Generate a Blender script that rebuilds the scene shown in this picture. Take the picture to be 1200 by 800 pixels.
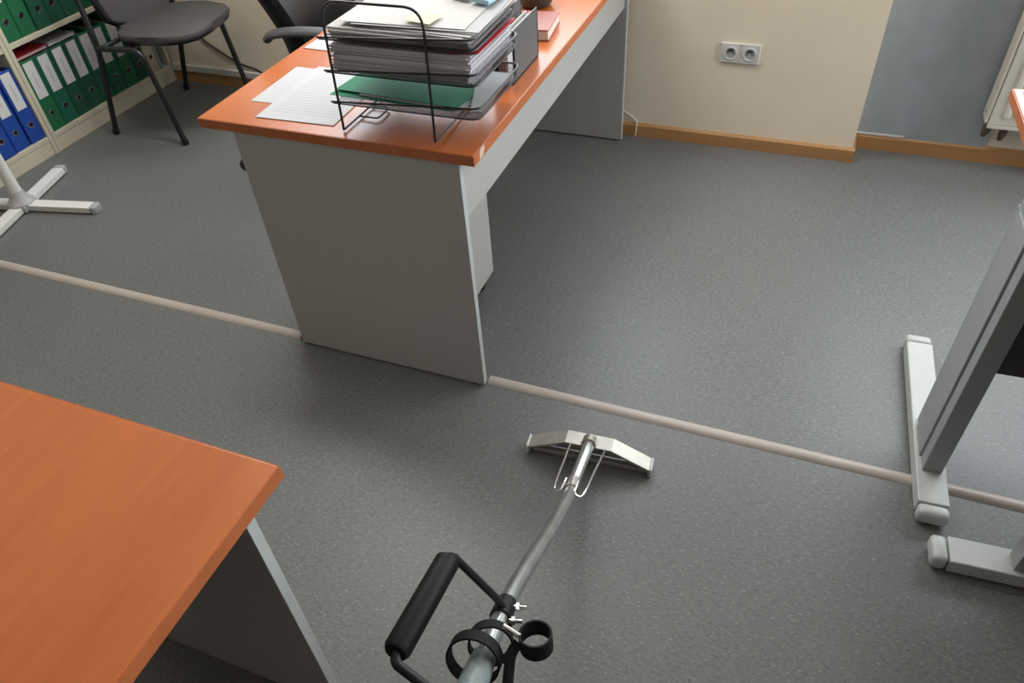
import bpy, bmesh, math, random
from mathutils import Vector, Matrix
random.seed(7)
for o in list(bpy.data.objects): bpy.data.objects.remove(o, do_unlink=True)
S = bpy.context.scene
COL = S.collection
R = math.radians

# ------------------------------------------------------------------ camera
cd = bpy.data.cameras.new('camera'); cam = bpy.data.objects.new('camera', cd); COL.objects.link(cam)
cd.sensor_width = 36; cd.lens = 26.01; cd.clip_start = 0.02
yaw, pitch, roll = -0.418497, 0.742666, -0.076831
fwd = Vector((math.sin(yaw)*math.cos(pitch), math.cos(yaw)*math.cos(pitch), -math.sin(pitch)))
rgt = Vector((math.cos(yaw), -math.sin(yaw), 0)); up = rgt.cross(fwd)
rr = math.cos(roll)*rgt + math.sin(roll)*up; uu = -math.sin(roll)*rgt + math.cos(roll)*up
M = Matrix((rr, uu, -fwd)).transposed().to_4x4(); M.translation = Vector((0.69414, -1.34037, 1.55371))
cam.matrix_world = M
S.camera = cam

# ------------------------------------------------------------------ world, daylight through the windows, exposure
W = bpy.data.worlds.new('sky'); S.world = W; W.use_nodes = True
W.node_tree.nodes['Background'].inputs[0].default_value = (0.75, 0.86, 1.0, 1)
W.node_tree.nodes['Background'].inputs[1].default_value = 1.0
S.view_settings.view_transform = 'Standard'; S.view_settings.look = 'None'
S.view_settings.exposure = 0.0; S.view_settings.gamma = 1.0
S.view_settings.use_curve_mapping = False
def area(name, loc, direction, sx, sy, power, col):
    l = bpy.data.lights.new(name, 'AREA'); l.shape = 'RECTANGLE'; l.size = sx; l.size_y = sy
    l.energy = power; l.color = col
    o = bpy.data.objects.new(name, l); COL.objects.link(o); o.location = loc
    o.rotation_euler = Vector(direction).to_track_quat('-Z', 'Z').to_euler()
    return o
SKY = (0.90, 0.96, 1.0)
area('daylight_niche_window', (2.25, 1.80, 1.68), (0, -1, -0.1), 2.4, 1.3, 74, SKY)
area('daylight_far_window', (-0.72, 1.70, 1.68), (0, -1, -0.1), 2.45, 1.3, 50, SKY)
area('daylight_right_window', (3.72, 0.85, 1.68), (-1, 0, -0.1), 1.5, 1.3, 78, SKY)
LAMPS = ((-0.95, 0.85, 29),)      # ceiling fixtures: x, y, watts
for lx, ly, lw in LAMPS:
    area('ceiling_lamp_light', (lx, ly, 2.685), (0, 0, -1), 1.1, 0.36, lw, (1.0, 0.97, 0.92))

# ------------------------------------------------------------------ materials
def newmat(name):
    m = bpy.data.materials.new(name); m.use_nodes = True
    return m, m.node_tree, m.node_tree.nodes['Principled BSDF']
def mat(name, col, rough=0.5, metal=0.0, spec=0.5, var=0.06, scale=30, bump=0.0, coat=0.0, trans=0.0):
    m, t, b = newmat(name); n = t.nodes; l = t.links
    tc = n.new('ShaderNodeTexCoord'); no = n.new('ShaderNodeTexNoise'); no.inputs['Scale'].default_value = scale
    no.inputs['Detail'].default_value = 4
    l.new(tc.outputs['Object'], no.inputs['Vector'])
    r = n.new('ShaderNodeValToRGB'); e = r.color_ramp.elements
    e[0].position = 0.3; e[1].position = 0.7
    e[0].color = (*[max(0, c*(1-var)) for c in col], 1); e[1].color = (*[min(1, c*(1+var)) for c in col], 1)
    l.new(no.outputs['Fac'], r.inputs['Fac']); l.new(r.outputs['Color'], b.inputs['Base Color'])
    b.inputs['Roughness'].default_value = rough; b.inputs['Metallic'].default_value = metal
    b.inputs['Specular IOR Level'].default_value = spec; b.inputs['Coat Weight'].default_value = coat
    b.inputs['Transmission Weight'].default_value = trans
    if bump:
        bp = n.new('ShaderNodeBump'); bp.inputs['Strength'].default_value = bump; bp.inputs['Distance'].default_value = 0.002
        l.new(no.outputs['Fac'], bp.inputs['Height']); l.new(bp.outputs['Normal'], b.inputs['Normal'])
    return m
def wood(name, c1, c2, rough=0.35, axis='Y', coat=0.0, spec=0.5):
    m, t, b = newmat(name); n = t.nodes; l = t.links
    tc = n.new('ShaderNodeTexCoord'); mp = n.new('ShaderNodeMapping')
    st = {'X': (0.7, 7, 7), 'Y': (7, 0.7, 7)}[axis]
    mp.inputs['Scale'].default_value = st
    l.new(tc.outputs['Object'], mp.inputs['Vector'])
    n1 = n.new('ShaderNodeTexNoise'); n1.inputs['Scale'].default_value = 1.1; n1.inputs['Detail'].default_value = 6
    n1.inputs['Distortion'].default_value = 0.6
    l.new(mp.outputs['Vector'], n1.inputs['Vector'])
    n2 = n.new('ShaderNodeTexNoise'); n2.inputs['Scale'].default_value = 14; n2.inputs['Detail'].default_value = 3
    l.new(mp.outputs['Vector'], n2.inputs['Vector'])
    mx = n.new('ShaderNodeMix'); mx.inputs[0].default_value = 0.25
    l.new(n1.outputs['Fac'], mx.inputs[2]); l.new(n2.outputs['Fac'], mx.inputs[3])
    r = n.new('ShaderNodeValToRGB'); e = r.color_ramp.elements
    e[0].position = 0.33; e[0].color = (*c1, 1); e[1].position = 0.62; e[1].color = (*c2, 1)
    l.new(mx.outputs[0], r.inputs['Fac']); l.new(r.outputs['Color'], b.inputs['Base Color'])
    b.inputs['Roughness'].default_value = rough; b.inputs['Coat Weight'].default_value = coat
    b.inputs['Specular IOR Level'].default_value = spec; b.inputs['Coat Roughness'].default_value = 0.3
    return m
def floor_mat():
    m, t, b = newmat('grey_linoleum'); n = t.nodes; l = t.links
    tc = n.new('ShaderNodeTexCoord')
    def streak(rot, sx, sy, scale, detail=3):
        mp = n.new('ShaderNodeMapping'); mp.inputs['Rotation'].default_value = (0, 0, R(rot)); mp.inputs['Scale'].default_value = (sx, sy, 1)
        l.new(tc.outputs['Object'], mp.inputs['Vector'])
        k = n.new('ShaderNodeTexNoise'); k.inputs['Scale'].default_value = scale; k.inputs['Detail'].default_value = detail
        l.new(mp.outputs['Vector'], k.inputs['Vector']); return k.outputs['Fac']
    def ramp(f, p0, c0, p1, c1):
        r = n.new('ShaderNodeValToRGB'); e = r.color_ramp.elements
        e[0].position = p0; e[0].color = (*[c0]*3, 1); e[1].position = p1; e[1].color = (*[c1]*3, 1)
        l.new(f, r.inputs['Fac']); return r.outputs['Color']
    def mixc(kind, fac, a, bb):
        x = n.new('ShaderNodeMix'); x.data_type = 'RGBA'; x.blend_type = kind
        if isinstance(fac, float): x.inputs[0].default_value = fac
        else: l.new(fac, x.inputs[0])
        for k, s in ((6, a), (7, bb)):
            if isinstance(s, tuple): x.inputs[k].default_value = (*s, 1)
            else: l.new(s, x.inputs[k])
        return x.outputs[2]
    base = (0.132, 0.138, 0.136)
    c = mixc('MIX', ramp(streak(0, 1, 1, 2.5), 0.35, 0, 0.7, 1), (0.112, 0.117, 0.114), (0.130, 0.135, 0.132))
    c = mixc('MIX', ramp(streak(10, 1, 2.4, 70), 0.38, 0.0, 0.62, 1), c, (0.150, 0.155, 0.151))
    c = mixc('MIX', ramp(streak(35, 1, 2.8, 95, 2), 0.62, 0, 0.70, 0.75), c, (0.32, 0.33, 0.32))
    c = mixc('MIX', ramp(streak(-20, 1, 2.6, 80, 2), 0.63, 0, 0.72, 0.7), c, (0.040, 0.042, 0.042))
    l.new(c, b.inputs['Base Color'])
    b.inputs['Roughness'].default_value = 0.42; b.inputs['Specular IOR Level'].default_value = 0.5
    bp = n.new('ShaderNodeBump'); bp.inputs['Strength'].default_value = 0.08; bp.inputs['Distance'].default_value = 0.001
    l.new(streak(0, 1, 1, 160), bp.inputs['Height']); l.new(bp.outputs['Normal'], b.inputs['Normal'])
    return m
def print_mat(name, paper, ink, freq, axis, lo, hi, band=(0.0, 1.0), cross=None):
    """paper with rows of illegible print: rows repeat along one object axis, broken up by noise."""
    m, t, b = newmat(name); n = t.nodes; l = t.links
    tc = n.new('ShaderNodeTexCoord'); sp = n.new('ShaderNodeSeparateXYZ'); l.new(tc.outputs['Generated'], sp.inputs[0])
    def math_(op, a, c=None):
        k = n.new('ShaderNodeMath'); k.operation = op
        for i, s in enumerate((a, c)):
            if s is None: continue
            if isinstance(s, (int, float)): k.inputs[i].default_value = s
            else: l.new(s, k.inputs[i])
        return k.outputs[0]
    A = sp.outputs[axis]
    row = math_('GREATER_THAN', math_('FRACT', math_('MULTIPLY', A, freq)), 0.62)
    inb = math_('MULTIPLY', math_('GREATER_THAN', A, lo), math_('LESS_THAN', A, hi))
    f = math_('MULTIPLY', row, inb)
    B = sp.outputs[cross if cross else ('X' if axis == 'Y' else 'Y')]
    f = math_('MULTIPLY', f, math_('MULTIPLY', math_('GREATER_THAN', B, band[0]), math_('LESS_THAN', B, band[1])))
    no = n.new('ShaderNodeTexNoise'); no.inputs['Scale'].default_value = 60; l.new(tc.outputs['Generated'], no.inputs['Vector'])
    f = math_('MULTIPLY', f, math_('GREATER_THAN', no.outputs['Fac'], 0.42))
    x = n.new('ShaderNodeMix'); x.data_type = 'RGBA'; l.new(f, x.inputs[0])
    x.inputs[6].default_value = (*paper, 1); x.inputs[7].default_value = (*ink, 1)
    l.new(x.outputs[2], b.inputs['Base Color']); b.inputs['Roughness'].default_value = 0.75
    return m
def perf_mat(name, col, hole, pitch):
    m, t, b = newmat(name); n = t.nodes; l = t.links
    tc = n.new('ShaderNodeTexCoord'); mp = n.new('ShaderNodeMapping'); mp.inputs['Scale'].default_value = (0, 1/pitch, 1/pitch)
    l.new(tc.outputs['Object'], mp.inputs['Vector'])
    fr = n.new('ShaderNodeVectorMath'); fr.operation = 'FRACTION'; l.new(mp.outputs['Vector'], fr.inputs[0])
    ds = n.new('ShaderNodeVectorMath'); ds.operation = 'DISTANCE'; l.new(fr.outputs[0], ds.inputs[0]); ds.inputs[1].default_value = (0, .5, .5)
    lt = n.new('ShaderNodeMath'); lt.operation = 'LESS_THAN'; l.new(ds.outputs['Value'], lt.inputs[0]); lt.inputs[1].default_value = 0.30
    x = n.new('ShaderNodeMix'); x.data_type = 'RGBA'; l.new(lt.outputs[0], x.inputs[0])
    x.inputs[6].default_value = (*col, 1); x.inputs[7].default_value = (*hole, 1)
    l.new(x.outputs[2], b.inputs['Base Color']); b.inputs['Roughness'].default_value = 0.45
    return m
def mesh_mat(name, col, see):
    m, t, b = newmat(name); n = t.nodes; l = t.links
    tc = n.new('ShaderNodeTexCoord'); no = n.new('ShaderNodeTexNoise'); no.inputs['Scale'].default_value = 2600
    l.new(tc.outputs['Object'], no.inputs['Vector'])
    th = n.new('ShaderNodeMath'); th.operation = 'GREATER_THAN'; l.new(no.outputs['Fac'], th.inputs[0]); th.inputs[1].default_value = 0.5 - (see - 0.5)*0.3
    b.inputs['Base Color'].default_value = (*col, 1); b.inputs['Roughness'].default_value = 0.5
    iv = n.new('ShaderNodeMath'); iv.operation = 'SUBTRACT'; iv.inputs[0].default_value = 1; l.new(th.outputs[0], iv.inputs[1])
    l.new(iv.outputs[0], b.inputs['Alpha'])
    return m

MT = {}
MT['floor'] = floor_mat()
MT['wall'] = mat('beige_wall_paint', (0.85, 0.745, 0.59), 0.85, spec=0.2, var=0.025, scale=6, bump=0.15)
MT['wall_white'] = mat('pale_wall_paint', (0.80, 0.745, 0.64), 0.85, spec=0.2, var=0.02, scale=5)
MT['wall_back'] = mat('darkened_back_wall', (0.05, 0.038, 0.032), 0.6, var=0.05)  # unseen wall toned dark so less light bounces onto near faces
MT['ceiling'] = mat('white_ceiling', (0.88, 0.87, 0.84), 0.9, spec=0.1, var=0.02)
MT['blue_panel'] = mat('blue_grey_panel', (0.36, 0.395, 0.43), 0.34, spec=0.5, var=0.10, scale=9, bump=0.05)
MT['baseboard'] = wood('oak_baseboard', (0.37, 0.185, 0.070), (0.48, 0.255, 0.10), 0.45, 'X')
MT['strip'] = mat('pinkish_beige_strip', (0.46, 0.40, 0.355), 0.38, var=0.06, scale=12)
MT['white_pvc'] = mat('white_pvc', (0.68, 0.66, 0.60), 0.45, var=0.03)
MT['top'] = wood('cherry_laminate', (0.40, 0.100, 0.025), (0.50, 0.140, 0.038), 0.27, 'Y', spec=0.5)
MT['edge'] = mat('cherry_edge_band', (0.44, 0.125, 0.04), 0.4, var=0.07, scale=20)
MT['chip'] = mat('torn_edge_board', (0.62, 0.44, 0.34), 0.8, var=0.25, scale=90)
MT['grey'] = mat('grey_laminate', (0.40, 0.393, 0.375), 0.5, var=0.02, scale=40, spec=0.35)
MT['grey_edge'] = mat('pale_grey_edge', (0.46, 0.475, 0.46), 0.45, var=0.02)
MT['black'] = mat('black_plastic', (0.013, 0.013, 0.014), 0.42, spec=0.3, var=0.2)
MT['wire'] = mat('black_wire', (0.018, 0.018, 0.022), 0.35, var=0.15)
MT['tray_mesh'] = mesh_mat('fine_black_mesh', (0.03, 0.03, 0.034), 0.57)
MT['holder_mesh'] = mat('grey_mesh_sheet', (0.095, 0.10, 0.105), 0.5, var=0.25, scale=300)
MT['paper'] = mat('white_paper', (0.51, 0.51, 0.52), 0.8, var=0.02, spec=0.2)
MT['paper2'] = mat('greyish_paper', (0.56, 0.545, 0.57), 0.8, var=0.03, spec=0.2)
MT['paper3'] = mat('warm_paper', (0.57, 0.565, 0.545), 0.8, var=0.03, spec=0.2)
MT['printed'] = print_mat('printed_sheet', (0.51, 0.52, 0.53), (0.42, 0.42, 0.44), 22, 'Y', 0.12, 0.86, (0.1, 0.9))
MT['note'] = mat('pale_yellow_note', (0.74, 0.70, 0.45), 0.8, var=0.02)
MT['green_card'] = mat('green_folder_card', (0.006, 0.21, 0.095), 0.6, spec=0.2, var=0.05)
MT['red_card'] = mat('red_folder_card', (0.50, 0.03, 0.045), 0.5, var=0.05)
MT['blue_slip'] = mat('pale_blue_paper', (0.36, 0.58, 0.66), 0.7, var=0.08)
MT['mint'] = mat('pale_mint_paper', (0.50, 0.66, 0.58), 0.7, var=0.05)
MT['brown_slip'] = mat('brown_card', (0.22, 0.12, 0.08), 0.7, var=0.2)
MT['green'] = mat('green_binder_cloth', (0.012, 0.135, 0.055), 0.5, var=0.10, scale=60)
MT['green2'] = mat('teal_green_binder_cloth', (0.010, 0.120, 0.075), 0.5, var=0.10, scale=60)
MT['green3'] = mat('deep_green_binder_cloth', (0.012, 0.085, 0.045), 0.5, var=0.10, scale=60)
MT['blue'] = mat('blue_binder_cloth', (0.010, 0.060, 0.34), 0.5, var=0.10, scale=60)
MT['cream_binder'] = mat('cream_binder_cloth', (0.55, 0.49, 0.39), 0.6, var=0.04)
MT['page'] = mat('page_block', (0.66, 0.62, 0.55), 0.85, var=0.06, scale=120)
MT['label'] = print_mat('spine_label', (0.66, 0.66, 0.65), (0.22, 0.22, 0.25), 30, 'Z', 0.25, 0.70, (0.42, 0.60), 'Y')
MT['chrome'] = mat('polished_metal', (0.72, 0.72, 0.72), 0.18, 1.0, var=0.05)
MT['cream'] = mat('cream_cabinet_board', (0.60, 0.55, 0.43), 0.5, var=0.03, scale=10)
MT['seat'] = mat('dark_grey_upholstery', (0.065, 0.060, 0.062), 0.62, var=0.12, scale=200, bump=0.2)
MT['blackmetal'] = mat('black_metal_tube', (0.013, 0.013, 0.016), 0.32, var=0.1)
MT['leather'] = mat('black_leather', (0.010, 0.010, 0.011), 0.33, spec=0.3, var=0.2, scale=60, bump=0.25)
MT['armpad'] = mat('dark_grey_arm_pad', (0.07, 0.07, 0.075), 0.45, var=0.1)
MT['white_plastic'] = mat('white_plastic', (0.70, 0.695, 0.67), 0.4, var=0.02)
MT['white_paint'] = mat('white_enamel', (0.76, 0.755, 0.72), 0.35, var=0.02)
MT['grey_cap'] = mat('grey_plastic_cap', (0.42, 0.42, 0.42), 0.45, var=0.05)
MT['rad'] = mat('radiator_enamel', (0.70, 0.67, 0.58), 0.35, var=0.02)
MT['copper'] = mat('brown_pipe', (0.16, 0.10, 0.075), 0.4, 0.3, var=0.15)
MT['leg_white'] = mat('silver_white_foot', (0.50, 0.52, 0.505), 0.4, var=0.03)
MT['leg_grey'] = mat('grey_powder_coat', (0.32, 0.34, 0.345), 0.4, 0.1, var=0.03)
MT['perf'] = perf_mat('perforated_grey_steel', (0.37, 0.39, 0.40), (0.22, 0.23, 0.24), 0.0065)
MT['dark_panel'] = mat('shade_toned_panel', (0.05, 0.04, 0.04), 0.6, var=0.1)  # under-desk shade is put into this panel colour
MT['steel'] = mat('brushed_stainless', (0.62, 0.60, 0.55), 0.33, 1.0, var=0.08, scale=40)
MT['steel_dull'] = mat('dull_sheet_steel', (0.50, 0.485, 0.44), 0.5, 0.75, var=0.08, scale=40)
MT['tube'] = mat('worn_steel_tube', (0.50, 0.52, 0.50), 0.30, 0.9, var=0.12, scale=25)
MT['rubber'] = mat('black_rubber_grip', (0.008, 0.008, 0.008), 0.5, spec=0.18, var=0.2)
MT['strap'] = mat('black_hook_strap', (0.012, 0.012, 0.013), 0.7, spec=0.2, var=0.2, scale=200)
MT['cuff'] = mat('pale_green_hose_cuff', (0.19, 0.225, 0.22), 0.25, var=0.35, scale=30)
MT['book'] = mat('red_brown_book_cover', (0.30, 0.085, 0.06), 0.45, var=0.06)
MT['mug'] = mat('dark_grey_mug_glaze', (0.035, 0.037, 0.037), 0.4, var=0.1)
MT['socket_dark'] = mat('socket_hole_and_shade', (0.05, 0.05, 0.05), 0.5)

# ------------------------------------------------------------------ mesh helpers
class MB:
    def __init__(s): s.bm = bmesh.new()
    def box(s, a, b, bev=0.0, seg=2):
        x0, y0, z0 = [min(p, q) for p, q in zip(a, b)]; x1, y1, z1 = [max(p, q) for p, q in zip(a, b)]
        v = [s.bm.verts.new(p) for p in ((x0,y0,z0),(x1,y0,z0),(x1,y1,z0),(x0,y1,z0),(x0,y0,z1),(x1,y0,z1),(x1,y1,z1),(x0,y1,z1))]
        fs = [s.bm.faces.new([v[i] for i in f]) for f in ((3,2,1,0),(4,5,6,7),(0,1,5,4),(1,2,6,5),(2,3,7,6),(3,0,4,7))]
        if bev:
            es = list({e for f in fs for e in f.edges})
            bmesh.ops.bevel(s.bm, geom=es, offset=bev, segments=seg, affect='EDGES', profile=0.5)
        return s
    def prism(s, poly, axis, lo, hi, bev=0.0):
        """poly: 2D points; axis: extrusion axis."""
        def P(p, h):
            return {'X': (h, p[0], p[1]), 'Y': (p[0], h, p[1]), 'Z': (p[0], p[1], h)}[axis]
        a = [s.bm.verts.new(P(p, lo)) for p in poly]; b = [s.bm.verts.new(P(p, hi)) for p in poly]
        n = len(poly); fs = [s.bm.faces.new(a[::-1]), s.bm.faces.new(b)]
        for i in range(n): fs.append(s.bm.faces.new((a[i], a[(i+1) % n], b[(i+1) % n], b[i])))
        if bev:
            es = list(set(fs[0].edges) | set(fs[1].edges))
            bmesh.ops.bevel(s.bm, geom=es, offset=bev, segments=2, affect='EDGES', profile=0.5)
        bmesh.ops.recalc_face_normals(s.bm, faces=s.bm.faces[:])
        return s
    def tube(s, pts, rad, seg=12, closed=False, rads=None, flat=None):
        """sweep a circle (or a flat w x h rectangle-ish ellipse) along pts."""
        pts = [Vector(p) for p in pts]; n = len(pts); rings = []
        prev = None
        for i, p in enumerate(pts):
            if closed: t = (pts[(i+1) % n] - pts[i-1]).normalized()
            else: t = (pts[min(i+1, n-1)] - pts[max(i-1, 0)]).normalized()
            if prev is None:
                ref = Vector((0, 0, 1)) if abs(t.z) < 0.9 else Vector((1, 0, 0))
                a = t.cross(ref).normalized()
            else: a = (prev - t*prev.dot(t)).normalized()
            prev = a; b = t.cross(a).normalized()
            rd = rads[i] if rads else rad
            ring = []
            for k in range(seg):
                th = 2*math.pi*k/seg
                c, si = math.cos(th), math.sin(th)
                if flat: ring.append(s.bm.verts.new(p + a*c*flat[0] + b*si*flat[1]))
                else: ring.append(s.bm.verts.new(p + a*c*rd + b*si*rd))
            rings.append(ring)
        m = n if closed else n-1
        for i in range(m):
            q, w = rings[i], rings[(i+1) % n]
            for k in range(seg): s.bm.faces.new((q[k], q[(k+1) % seg], w[(k+1) % seg], w[k]))
        if not closed:
            s.bm.faces.new(rings[0][::-1]); s.bm.faces.new(rings[-1])
        return s
    def lathe(s, prof, c=(0,0,0), seg=32, axis='Z', cap=True):
        rings = []
        for r, h in prof:
            ring = []
            for k in range(seg):
                th = 2*math.pi*k/seg; x, y = r*math.cos(th), r*math.sin(th)
                p = {'Z': (x, y, h), 'Y': (x, h, y), 'X': (h, x, y)}[axis]
                ring.append(s.bm.verts.new(Vector(p) + Vector(c)))
            rings.append(ring)
        for i in range(len(rings)-1):
            for k in range(seg): s.bm.faces.new((rings[i][k], rings[i][(k+1) % seg], rings[i+1][(k+1) % seg], rings[i+1][k]))
        if cap: s.bm.faces.new(rings[0][::-1]); s.bm.faces.new(rings[-1])
        bmesh.ops.recalc_face_normals(s.bm, faces=s.bm.faces[:])
        return s
    def mesh(s, name, m, smooth=False):
        bmesh.ops.recalc_face_normals(s.bm, faces=s.bm.faces[:])
        me = bpy.data.meshes.new(name); s.bm.to_mesh(me); s.bm.free()
        me.materials.append(MT[m] if isinstance(m, str) else m)
        if smooth:
            me.polygons.foreach_set('use_smooth', [True]*len(me.polygons))
            try: me.set_sharp_from_angle(angle=R(38))
            except Exception: pass
        return me
    def build(s, name, m, parent=None, smooth=False):
        return link(name, s.mesh(name, m, smooth), parent)
def link(name, me, parent=None, loc=None, rot=None):
    o = bpy.data.objects.new(name, me); COL.objects.link(o)
    if parent: o.parent = parent
    if loc: o.location = loc
    if rot: o.rotation_euler = rot
    return o
def tag(o, label, cat, group=None, kind=None):
    o['label'] = label; o['category'] = cat
    if group: o['group'] = group
    if kind: o['kind'] = kind
    return o
def thing(name, label, cat, loc=(0,0,0), rz=0, group=None):
    o = bpy.data.objects.new(name, None); COL.objects.link(o); o.location = loc; o.rotation_euler = (0, 0, rz)
    o.empty_display_size = 0.05
    return tag(o, label, cat, group)
def struct(o, label, cat):
    o['kind'] = 'structure'; o['label'] = label; o['category'] = cat; return o
def smooth_path(pts, n=8):
    """Catmull-Rom through pts."""
    P = [Vector(p) for p in pts]; P = [2*P[0]-P[1]] + P + [2*P[-1]-P[-2]]; out = []
    for i in range(1, len(P)-2):
        a, b, c, d = P[i-1:i+3]
        for k in range(n):
            t = k/n
            out.append(0.5*((2*b) + (c-a)*t + (2*a-5*b+4*c-d)*t*t + (3*b-a-3*c+d)*t**3))
    out.append(P[-2]); return out
def rounded(pts, rad, n=5):
    """polyline with rounded corners."""
    P = [Vector(p) for p in pts]; out = [P[0]]
    for i in range(1, len(P)-1):
        a = (P[i-1]-P[i]); b = (P[i+1]-P[i]); r = min(rad, a.length*0.49, b.length*0.49)
        s, e = P[i]+a.normalized()*r, P[i]+b.normalized()*r
        for k in range(n+1):
            t = k/n; out.append((1-t)**2*s + 2*t*(1-t)*P[i] + t*t*e)
    out.append(P[-1]); return out
def rrect(x0, x1, y0, y1, r, n=5):
    out = []
    for cx, cy, a0 in ((x1-r, y1-r, 0), (x0+r, y1-r, 90), (x0+r, y0+r, 180), (x1-r, y0+r, 270)):
        for k in range(n+1):
            a = R(a0 + 90*k/n); out.append((cx+r*math.cos(a), cy+r*math.sin(a)))
    return out

# ================================================================== THE ROOM
XL, XR, YB, YF, YN, ZC, XP = -2.84, 3.62, -3.32, 1.613, 1.745, 2.75, 0.917
struct(MB().box((XL-.2, YB-.2, -0.06), (XR+.2, YN+.2, 0)).build('floor', 'floor'), 'grey speckled linoleum floor', 'floor')
struct(MB().box((XL-.2, YB-.2, ZC), (XR+.2, YN+.2, ZC+.06)).build('ceiling', 'ceiling'), 'white ceiling above the office', 'ceiling')
def wall_y(name, x0, x1, y0, y1, holes, m, label):
    b = MB(); x = x0
    for hx0, hx1, hz0, hz1 in holes:
        b.box((x, y0, 0), (hx0, y1, ZC)); b.box((hx0, y0, 0), (hx1, y1, hz0)); b.box((hx0, y0, hz1), (hx1, y1, ZC)); x = hx1
    b.box((x, y0, 0), (x1, y1, ZC))
    return struct(b.build(name, m), label, 'wall')
def wall_x(name, y0, y1, x0, x1, holes, m, label):
    b = MB(); y = y0
    for h0, h1, hz0, hz1 in holes:
        b.box((x0, y, 0), (x1, h0, ZC)); b.box((x0, h0, 0), (x1, h1, hz0)); b.box((x0, h0, hz1), (x1, h1, ZC)); y = h1
    b.box((x0, y, 0), (x1, y1, ZC))
    return struct(b.build(name, m), label, 'wall')
wall_y('wall_far', XL, XP, YF, YN+.2, [(-1.95, 0.5, 1.0, 2.35)], 'wall', 'beige painted wall behind the main desk')
wall_y('wall_niche', XP, XR, YN, YN+.2, [(1.05, 3.45, 1.0, 2.35)], 'wall_white', 'pale wall of the recess behind the radiator')
wall_x('wall_left', YB, YN+.2, XL-.2, XL, [], 'wall', 'beige wall behind the binder cabinets')
wall_x('wall_right', YB, YN+.2, XR, XR+.2, [(0.1, 1.6, 1.0, 2.35)], 'wall_white', 'pale wall with a window on the right')
wall_y('wall_back', XL, XR, YB-.2, YB, [], 'wall_back', 'unseen wall behind the camera, darkened to cut bounced light')
def window(name, horizontal, a0, a1, z0, z1, c, label):
    w = thing(name, label, 'window'); w['kind'] = 'structure'
    def B(p0, p1, q0, q1, nm):
        lo, hi = c-.03, c+.03
        if horizontal: MB().box((p0, lo, q0), (p1, hi, q1), .004).build(nm, 'white_paint', w)
        else: MB().box((lo, p0, q0), (hi, p1, q1), .004).build(nm, 'white_paint', w)
    B(a0, a1, z0, z0+.05, 'frame_rail'); B(a0, a1, z1-.05, z1, 'frame_rail')
    B(a0, a0+.05, z0+.05, z1-.05, 'frame_stile'); B(a1-.05, a1, z0+.05, z1-.05, 'frame_stile')
    mid = (a0+a1)/2; B(mid-.04, mid+.04, z0+.05, z1-.05, 'mullion')
window('window_1', True, -1.95, 0.5, 1.0, 2.35, YF+.03, 'window above the beige wall')
window('window_2', True, 1.05, 3.45, 1.0, 2.35, YN+.02, 'window above the radiator')
window('window_3', False, 0.1, 1.6, 1.0, 2.35, XR+.02, 'window in the right wall')
for i, (lx, ly, lw) in enumerate(LAMPS):
    cl_ = thing('ceiling_lamp', 'long ceiling lamp above the main desk', 'lamp', (lx, ly, ZC))
    MB().box((-.58, -.21, -.02), (.58, .21, -.001), .003).build('housing', 'white_paint', cl_)
    for s_ in (-1, 1):
        MB().box((-.58, s_*.19, -.062), (.58, s_*.21, -.0202)).build('side_frame', 'white_paint', cl_)
        MB().box((s_*.565, -.1898, -.062), (s_*.58, .1898, -.0202)).build('end_frame', 'white_paint', cl_)
# blue-grey glossy panel filling the left of the recess
struct(MB().box((XP+.001, YN-.008, 0.06), (1.392, YN-.0005, .985)).build('wall_panel', 'blue_panel'), 'smooth blue-grey panel on the recess wall beside the radiator', 'wall panel')
struct(MB().box((XP+.001, YN-.013, 0.0625), (1.10, YN-.008, 0.070)).build('trim_4', 'white_pvc'), 'thin pale sealing line above the recess baseboard', 'trim')
# baseboards
struct(MB().prism([(YF, 0), (YF-.014, 0), (YF-.014, .050), (YF-.006, .058), (YF, .058)], 'X', XL+.37, XP+.012).build('baseboard_far', 'baseboard'), 'oak baseboard along the beige wall', 'baseboard')
struct(MB().box((XP, YF-.0005, 0), (XP+.012, YN-.016, .058), .002).build('baseboard_return', 'baseboard'), 'short oak baseboard on the wall corner return', 'baseboard')
struct(MB().prism([(YN, 0), (YN-.015, 0), (YN-.015, .054), (YN-.006, .062), (YN, .062)], 'X', XP+.002, XR).build('baseboard_niche', 'baseboard'), 'oak baseboard along the recess under the radiator', 'baseboard')
struct(MB().box((XL+.385, YF-.022, .059), (-0.3, YF-.0005, .092), .003).build('trim_3', 'white_pvc'), 'white cable duct above the baseboard at the left', 'trim')
# floor strips
def strip(name, x0, x1, label):
    prof = [(.012 + .036*k/8, .0095*math.sin(math.pi*k/8)**0.6) for k in range(9)]
    prof = [(y, max(0.0005, z)) for y, z in prof]
    struct(MB().prism([(.012, 0)] + prof + [(.048, 0)], 'X', x0, x1).build(name, 'strip', smooth=True), label, 'trim')
strip('trim_1', -2.46, -.645, 'beige rounded cable strip on the floor left of the main desk')
strip('trim_2', .003, 3.6, 'beige rounded cable strip on the floor right of the main desk')

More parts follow.
